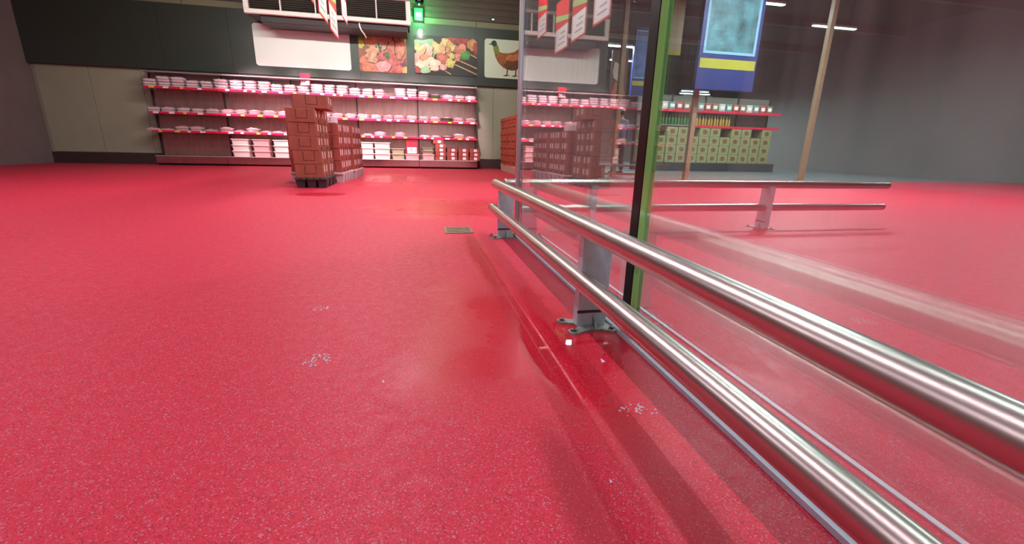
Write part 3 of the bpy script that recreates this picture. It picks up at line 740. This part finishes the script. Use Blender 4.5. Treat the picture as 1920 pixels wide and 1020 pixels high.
for i, (y0, y1, z0, z1) in enumerate(((6.55, 7.2, 2.47, 3.36), (7.52, 8.22, 2.45, 3.33), (8.42, 9.2, 2.43, 3.32), (9.9, 10.6, 2.98, 3.85))):
    banner(y0, y1, z0, z1, -1.31, ('red and white price banner nearest the viewer over the box stacks', 'red and white price banner, second in the row over the boxes', 'red and white price banner with the lowest tip, third in the row', 'red and white price banner hung highest, nearest the cooling unit')[i])

# ------------------------------------------------------------------ cardboard boxes on pallets
def box_set(key, w, d, h, mat, strips=True, dots=False):
    a = fin(box(B(), -w/2, w/2, -d/2, d/2, 0, h, .005), 'box_body'); a.materials.append(mat)
    parts = [('box_body', a)]
    def add(n, bm, m): me = fin(bm, n); me.materials.append(m); parts.append((n, me))
    # tape seam and cut-out flap on the face towards -Y
    bm = B()
    for q in ((-.06, -.052, h*.30, h*.92), (.09, .098, h*.30, h*.92), (-.06, .098, h*.27, h*.31)): box(bm, q[0], q[1], -d/2-.0015, -d/2+.001, q[2], q[3])
    add('flap_cut', bm, card_line)
    if strips:
        for yy in (-d*.26, d*.16): add('label_strip', box(B(), w/2-.001, w/2+.0025, yy-.02, yy+.02, h*.42, h*.9), white_strip)
        bm = B(); cyl(bm, (w/2-.001, d*.0, h*.17), (w/2+.002, d*.0, h*.17), .022, seg=12); add('vent_hole', bm, hole_m)
    if dots:
        for s in (1, -1):
            for yy in (-d*.3, -d*.1, d*.1, d*.3):
                bm = B(); cyl(bm, (s*(w/2-.001), yy, h*.45), (s*(w/2+.002), yy, h*.45), .026, seg=10); add('vent_hole', bm, hole_m)
    return parts
def put_box(parts, loc, rz, lab, grp):
    t = thing('cardboard_box', lab, 'box', loc, rz, grp)
    for n, me in parts: obj(n, me, None, t)
    return t
def pallet(x, y, w, d, h, mat, nf, lab, rz=0, taper=.0):
    t = thing('pallet', lab, 'pallet', (x, y, 0), rz)
    ns = 5
    for i in range(ns):
        a = -w/2+w*i/ns; obj('deck_board', box(B(), a+.004, a+w/ns-.004, -d/2, d/2, h-.03, h, .004), mat, t)
    for k in (-1, 0, 1):
        for i in range(nf):
            yy = -d/2 + d*(i+.5)/nf; fw = d/nf*.32; xx = k*(w/2-.07)
            bm = B(); loft(bm, [[Vector((xx+sx*.05, yy+sy*fw*.8, 0)) for sx, sy in ((-1, -1), (1, -1), (1, 1), (-1, 1))], [Vector((xx+sx*.068, yy+sy*fw, h-.03)) for sx, sy in ((-1, -1), (1, -1), (1, 1), (-1, 1))]])
            obj('foot', bm, mat, t)
    return t
random.seed(5)
LAYER = ['bottom layer', 'second layer', 'third layer', 'fourth layer', 'fifth layer', 'sixth layer', 'seventh layer']
# front left stack, on a charcoal pallet
pallet(-1.535, 7.44, .44, .90, .15, pal_dark, 3, 'charcoal plastic pallet under the nearest box stack')
PA = box_set('a', .385, .44, .190, card_a)
for lv in range(5):
    for ix in range(2):
        if ix: continue
        for iy in range(2):
            off = (.0, .0, -.035, -.035, -.04)[lv]
            put_box(PA, (-1.545-.40*ix+off+random.uniform(-.006, .006), 7.22+.45*iy+random.uniform(-.006, .006), .15+lv*.192), random.uniform(-.025, .025),
                    'brown box of the nearest stack, %s, %s end' % (LAYER[lv], ('near', 'far')[iy]), 'boxes of the nearest stack')
PT = box_set('t', .46, .62, .185, card_a)
put_box(PT, (-1.47, 7.36, 1.112), .06, 'large brown box lying across the top of the nearest stack', 'boxes of the nearest stack')
put_box(box_set('w', .36, .30, .10, M('white_box_card', (236, 206, 208), .5), False), (-1.47, 8.16, .962), .05, 'flat pale pink carton lying on the second box stack', 'boxes of the second stack')
# second stack on white pallets
for k, y in enumerate((8.46, 9.43)):
    pallet(-1.62+.085*k, y, .84, .95, .17, pal_white, 4, ('white plastic pallet behind the charcoal one', 'white plastic pallet nearest the meat shelves')[k], -.05)
    PB = box_set('b', .395, .305, .195, card_b)
    for lv in range(4):
        for ix in range(2):
            for iy in range(3):
                put_box(PB, (-1.42-.40*ix+.085*k+(iy-1)*.015+random.uniform(-.008, .008), y+(iy-1)*.313+random.uniform(-.004, .004), .17+lv*.1965), -.05+random.uniform(-.02, .02),
                        'reddish box on the %s white pallet, %s, %s from front, %s' % (('front', 'rear')[k], LAYER[lv], ORD[iy], ('aisle side', 'inner side')[ix]), 'boxes of the second stack')
# right hand stack on pale pallets
for k, y in enumerate((10.12, 11.15, 12.14)):
    pallet(2.76, y, .90, .96, .19, pal_cream, 4, ('pale plastic pallet nearest the glass', 'pale plastic pallet in the middle of the right hand row', 'pale plastic pallet farthest right, close to the cream wall')[k])
    PC = box_set('c', .43, .46, .170, card_c, False, True)
    for lv in range(7):
        for ix in range(2):
            for iy in range(2):
                put_box(PC, (2.525+.44*ix+random.uniform(-.01, .01), y-.235+.47*iy+random.uniform(-.004, .004), .19+lv*.1715), random.uniform(-.02, .02),
                        'perforated box on the %s right hand pallet, %s, %s %s' % (('nearest', 'middle', 'farthest')[k], LAYER[lv], ('near', 'far')[iy], ('aisle side', 'inner side')[ix]), 'perforated boxes on the right hand pallets')

# ------------------------------------------------------------------ shop hall beyond the glass
post_m = M('beige_post', (150, 124, 96), .5, noise_amt=.1, scale=6)
for i, (x, y) in enumerate(((4.77, 10.45), (6.1, 9.38), (5.02, 9.62), (9.3, 9.4))):
    t = thing('hall_post', ('beige metal post left of the person', 'beige metal post in front of the yellow cartons', 'beige metal post next to the black seam', 'beige metal post at the right of the hall')[i], 'post', (x, y, 0), group='beige posts in the hall')
    obj('shaft', box(B(), -.055, .055, -.055, .055, .0, 4.73, .006), post_m, t)
    obj('foot_plate', box(B(), -.10, .10, -.10, .10, 0, .015), post_m, t)
# low timber barrier bench
t = thing('low_bench', 'low brown bench with board seat on the hall floor by the person', 'bench', (4.75, 9.95, 0))
obj('seat_board', box(B(), -.65, .75, -.12, .12, .27, .31, .004), M('brown_board', (112, 84, 64), .5), t)
obj('lower_board', box(B(), -.65, .75, -.03, .03, .07, .12), M('brown_board', (112, 84, 64), .5), t)
for x in (-.5, .55): obj('leg', box(B(), x-.05, x+.05, -.09, .09, 0, .27, .004), M('brown_board', (112, 84, 64), .5), t)
blue = M('blue_sign', (36, 48, 112), .5); yel = M('yellow_sign_band', (170, 164, 50), .5)
def promo(x, y, w, z0, z1, lab, seed):
    t = thing('promotional_sign', lab, 'sign', (x, y, z0), 0, 'blue hanging signs in the hall')
    h = z1-z0
    obj('panel', box(B(), -w/2, w/2, -.05, .05, 0, h, .006), blue, t)
    obj('yellow_band', box(B(), -w*.47, w*.47, -.056, -.05, h*.155, h*.225), yel, t)
    f = obj('picture_frame', box(B(), -w*.44, w*.44, -.058, -.05, h*.26, h*.95), M('pale_blue_frame', (130, 176, 206), .5), t)
    obj('picture', box(B(), -w*.40, w*.40, -.061, -.058, h*.28, h*.93), M('sign_picture_%d' % seed, ((70, 112, 122), (64, 92, 150))[seed], .5, noise_amt=.8, scale=3.5), f)
    for s in (-.4, .4): obj('cord', cyl(B(), (s*w, 0, h), (s*w, 0, 5-z0), .004, seg=5), boltm, t)
promo(6.47, 9.0, 1.4, 1.92, 4.6, 'large blue hanging sign with framed picture and yellow band', 0)
promo(6.3, 12.6, .46, 2.15, 3.95, 'narrow blue hanging sign with picture and yellow band near the seam', 1)
t = thing('fabric_banner', 'tall beige hanging banner with yellow foot edge right of the seam', 'banner', (6.6, 11.4, 3.05))
obj('sheet', box(B(), -.2, .2, -.01, .01, .12, 1.9), M('beige_banner', (168, 152, 122), .6), t)
obj('foot_edge', box(B(), -.2, .2, -.014, .014, 0, .12), yel, t)
# pale pink curtain sign and poster between the left post and the seam
t = thing('poster_stand', 'upright poster with orange picture and white head left of the blue sign', 'poster', (5.55, 12.3, 1.75))
obj('board', box(B(), -.24, .24, -.02, .02, .0, 1.5), M('poster_brown', (112, 72, 58), .5), t)
obj('picture', prism(B(), blob(.0, .42, .2, .28, 101), -.024, -.02), M('poster_orange', (196, 112, 82), .5, noise_amt=.35, scale=9), t)
obj('headline', prism(B(), blob(-.05, .95, .15, .24, 102), -.024, -.02), M('poster_white', (216, 206, 186), .5), t)
for s in (-.2, .2): obj('cord', cyl(B(), (s, 0, 1.5), (s, 0, 3.25), .004, seg=5), boltm, t)
# gondola with yellow cartons below and green bottles above
g = thing('gondola_shelf', 'long shop gondola with cartons below and green bottles on its shelf', 'shelf', (7.4, 14.0, 0))
obj('base', box(B(), 0, 5.2, 0, .8, 0, .28, .01), M('gondola_base', (58, 60, 62), .5), g)
obj('back_panel', box(B(), 0, 5.2, .72, .78, .28, 2.5), M('gondola_panel', (110, 108, 98), .6), g)
for z, m in ((1.50, red_rail), (1.98, red_rail)):
    s = obj('shelf', box(B(), 0, 5.2, .10, .72, z-.02, z), shelf_white, g); obj('price_rail', box(B(), 1.9 if z < 1.9 else 0, 5.2, .08, .10, z-.06, z+.01), m, s)
for x in (0, 1.3, 2.6, 3.9, 5.2): obj('upright', box(B(), x-.025, x+.025, .70, .80, 0, 2.55), M('dark_upright', (58, 44, 42), .5, .4), g)
yc = M('yellow_green_carton', (146, 142, 100), .6, noise_amt=.12, scale=6)
cb = fin(box(B(), -.19, .19, -.25, .25, 0, .285, .006), 'carton_body'); cb.materials.append(yc)
cl = fin(prism(B(), blob(0, .15, .09, .08, 111), -.254, -.249), 'print_mark'); cl.materials.append(M('olive_print', (120, 84, 44), .6))
for ix in range(12):
    for lv in range(4):
        if lv == 3 and ix % 3 == 1: continue
        t = thing('yellow_carton', 'pale yellow carton on the gondola, %s column from the left, %s' % (ORD[ix], LAYER[lv]), 'carton', (7.65+ix*.41, 14.34, .28+lv*.29), 0, 'yellow cartons on the gondola')
        obj('carton_body', cb, None, t); obj('print_mark', cl, None, t)
bm = lathe(B(), ((.035, 0), (.038, .02), (.038, .19), (.03, .23), (.014, .27), (.014, .31)), 12); bb = fin(bm, 'bottle_body', True); bb.materials.append(M('green_bottle', (30, 120, 66), .2, coat=.5))
bc = fin(lathe(B(), ((.016, .30), (.016, .335)), 10), 'cap'); bc.materials.append(M('pale_cap', (200, 210, 190), .4))
bb2 = bb.copy(); bb2.materials.clear(); bb2.materials.append(M('amber_bottle', (190, 150, 60), .2, coat=.5))
for i in range(28):
    gr = i < 16
    t = thing('bottle', '%s bottle on the gondola shelf above the yellow cartons, %s from the left' % ('green' if gr else 'amber', ORD[i]), 'bottle', (7.6+i*.115, 14.25+.02*(i % 2), 1.50), 0, 'bottles on the gondola shelf')
    obj('bottle_body', bb if gr else bb2, None, t); obj('cap', bc, None, t)
pkm = [M('red_packet', (178, 70, 62), .5), M('teal_packet', (104, 140, 132), .5), M('pale_packet', (196, 190, 176), .5), M('brown_packet', (140, 104, 72), .5)]
pk = []
for k in range(4):
    me = fin(box(B(), -.12, .12, -.12, .12, 0, .26, .02, 2), 'packet_body', True); me.materials.append(pkm[k]); pk.append(me)
pl = fin(box(B(), -.07, .07, -.123, -.118, .08, .19), 'print_label'); pl.materials.append(tag_w)
for i in range(18):
    t = thing('packet', 'packet on the highest gondola shelf, %s from the left' % ORD[i], 'packet', (7.6+i*.27, 14.3, 1.98), 0, 'packets on the highest gondola shelf')
    obj('packet_body', pk[(i*7) % 4], None, t); obj('print_label', pl, None, t)

# ------------------------------------------------------------------ person in the hall, seen from behind
def skin(name, verts, edges, radii, mat, parent, sub=2, root=0):
    me = bpy.data.meshes.new(name); me.from_pydata([Vector(v) for v in verts], edges, [])
    me.materials.append(mat)
    o = bpy.data.objects.new(name, me); COL.objects.link(o)
    if parent: o.parent = parent
    s = o.modifiers.new('skin', 'SKIN'); s.use_smooth_shade = True
    for i, r in enumerate(radii):
        sv = me.skin_vertices[0].data[i]; sv.radius = (r, r) if not isinstance(r, tuple) else r
        sv.use_root = (i == root)
    d = o.modifiers.new('sub', 'SUBSURF'); d.levels = 1; d.render_levels = sub
    return o
pp = thing('person', 'person in a grey blue top and dark trousers standing in the hall, seen from behind', 'person', (5.36, 11.5, 0), math.radians(12))
skinm = M('skin', (196, 140, 116), .5); topm = M('grey_blue_cloth', (96, 108, 132), .8); trm = M('dark_trousers', (62, 42, 44), .8); hairm = M('dark_hair', (52, 46, 46), .7); capm = M('pale_cap_cloth', (196, 196, 196), .8); shoem = M('dark_shoe', (28, 26, 28), .6)
bv = [(0, 0, .92), (0, .0, 1.12), (0, .0, 1.34), (0, .0, 1.44), (0, -.01, 1.52), (0, -.01, 1.60)]
br = [(.13, .10), (.125, .095), (.15, .10), .06, .05, .085]
be = [(0, 1), (1, 2), (2, 3), (3, 4), (4, 5)]
for s in (-1, 1):
    i = len(bv)
    bv += [(s*.18, 0, 1.37), (s*.235, .02, 1.10), (s*.22, -.05, .88), (s*.215, -.07, .83)]; br += [.055, .042, .03, (.018, .034)]
    be += [(2, i), (i, i+1), (i+1, i+2), (i+2, i+3)]
    j = len(bv)
    bv += [(s*.095, 0, .84), (s*.105, -.01, .48), (s*.11, .03, .09), (s*.115, -.12, .035)]; br += [.085, .06, .042, .035]
    be += [(0, j), (j, j+1), (j+1, j+2), (j+2, j+3)]
    for f in range(5):       # five fingers, thumb first
        q = len(bv); px = s*.215; yy = -.07
        if f == 0: bv += [(px-s*.0, yy-.04, .815), (px-s*.01, yy-.055, .785)]
        else: bv += [(px, yy-.034+.018*f-.01, .775-.004*abs(f-2.4)), (px-s*.008, yy-.034+.018*f-.014, .735-.008*abs(f-2.4))]
        br += [.009, .008]; be += [(i+3, q), (q, q+1)]
skin('body', bv, be, br, skinm, pp)
skin('shirt', [(0, 0, .90), (0, 0, 1.12), (0, 0, 1.35), (0, 0, 1.43)] + [c for s in (-1, 1) for c in ((s*.185, 0, 1.375), (s*.235, .02, 1.12), (s*.225, -.045, .92))], [(0, 1), (1, 2), (2, 3), (2, 4), (4, 5), (5, 6), (2, 7), (7, 8), (8, 9)],
     [(.18, .135), (.165, .125), (.185, .13), .075, .07, .056, .045, .07, .056, .045], topm, pp)
skin('trousers', [(0, 0, .93), (0, 0, .84)] + [c for s in (-1, 1) for c in ((s*.10, 0, .80), (s*.105, -.01, .48), (s*.11, .03, .10))], [(0, 1), (1, 2), (2, 3), (3, 4), (1, 5), (5, 6), (6, 7)],
     [(.155, .12), (.15, .12), .10, .075, .062, .10, .075, .062], trm, pp)
for s in (-1, 1): obj('shoe', prism_z(B(), [(s*.115+a, b) for a, b in rrect(-.048, .048, -.19, .09, .045, 4)], 0, .075), shoem, pp)
def ellips(name, c, r, mat, parent, z0=-1, n=12, m=16):
    rings = []
    for i in range(n+1):
        z = z0 + (1-z0)*i/n; z = max(-.995, min(.995, z)); k = math.sqrt(1-z*z)
        rings.append([Vector((c[0]+r[0]*k*math.cos(2*math.pi*j/m), c[1]+r[1]*k*math.sin(2*math.pi*j/m), c[2]+r[2]*z)) for j in range(m)])
    return obj(name, loft(B(), rings), mat, parent, smooth=True)
ellips('hair', (0, .012, 1.605), (.092, .098, .11), hairm, pp, -.55)
ellips('cap', (0, 0, 1.635), (.096, .105, .085), capm, pp, .0)
for s in (-1, 1): ellips('ear', (s*.088, -.01, 1.58), (.012, .022, .032), skinm, pp)
ellips('nose', (0, -.10, 1.575), (.013, .02, .024), skinm, pp)
for s in (-1, 1): ellips('eye', (s*.032, -.084, 1.60), (.013, .008, .008), hairm, pp)
ellips('mouth', (0, -.088, 1.535), (.024, .008, .006), M('lip', (160, 90, 84), .5), pp)
pp.rotation_euler = (0, 0, math.pi+math.radians(10))

# ------------------------------------------------------------------ scraps and drops on the floor
scrap = M('violet_white_paper', (216, 206, 236), .5)
for x, y, s, lab in ((.557, 1.178, .012, 'tiny pale violet paper scrap in the wet patch before the post'), (.363, .681, .005, 'tiny white crumb on the dry red floor near the viewer'), (-.115, 1.16, .0055, 'tiny white crumb on the red floor left of the wet patch')):
    tag(obj('paper_scrap', loft(B(), [[Vector((x-s*.5, y-s*.8, 0)), Vector((x+s*.6, y-s*.5, 0)), Vector((x-s*.1, y+s*1.0, 0))], [Vector((x-s*.5, y-s*.8, .001)), Vector((x+s*.6, y-s*.5, .0015)), Vector((x-s*.1, y+s*1.0, .004))]]), scrap), lab, 'scrap', 'scraps on the floor')
drop_m = M('water_drop', (250, 240, 244), .05, spec=1.0)  # white colour stands in for lamp light sparkling on the drops
wm = drop_m.node_tree.nodes['Principled BSDF']; wm.inputs['Alpha'].default_value = .6
random.seed(12)
for cx, cy, rx, ry, n, lab in ((-.405, 1.79, .03, .035, 22, 'spatter of water drops painted sparkle-white on the floor at the far left'), (-.325, 1.33, .045, .045, 40, 'larger spatter of water drops painted sparkle-white on the floor at the left'), (.545, .905, .06, .03, 30, 'spatter of water drops painted sparkle-white beside the sealant strip')):
    bm = B()
    for i in range(n):
        a = random.random()*6.28; q = random.random()**.6; r = random.uniform(.0015, .0045)
        x, y = cx+rx*q*math.cos(a), cy+ry*q*math.sin(a)
        loft(bm, [[Vector((x+r*k*math.cos(j*math.pi/4), y+r*k*math.sin(j*math.pi/4), r*.55*z)) for j in range(8)] for k, z in ((1, 0), (.88, .5), (.5, .88), (.05, 1))])
    tag(obj('water_drops', bm, drop_m, smooth=True), lab, 'water', kind='stuff')
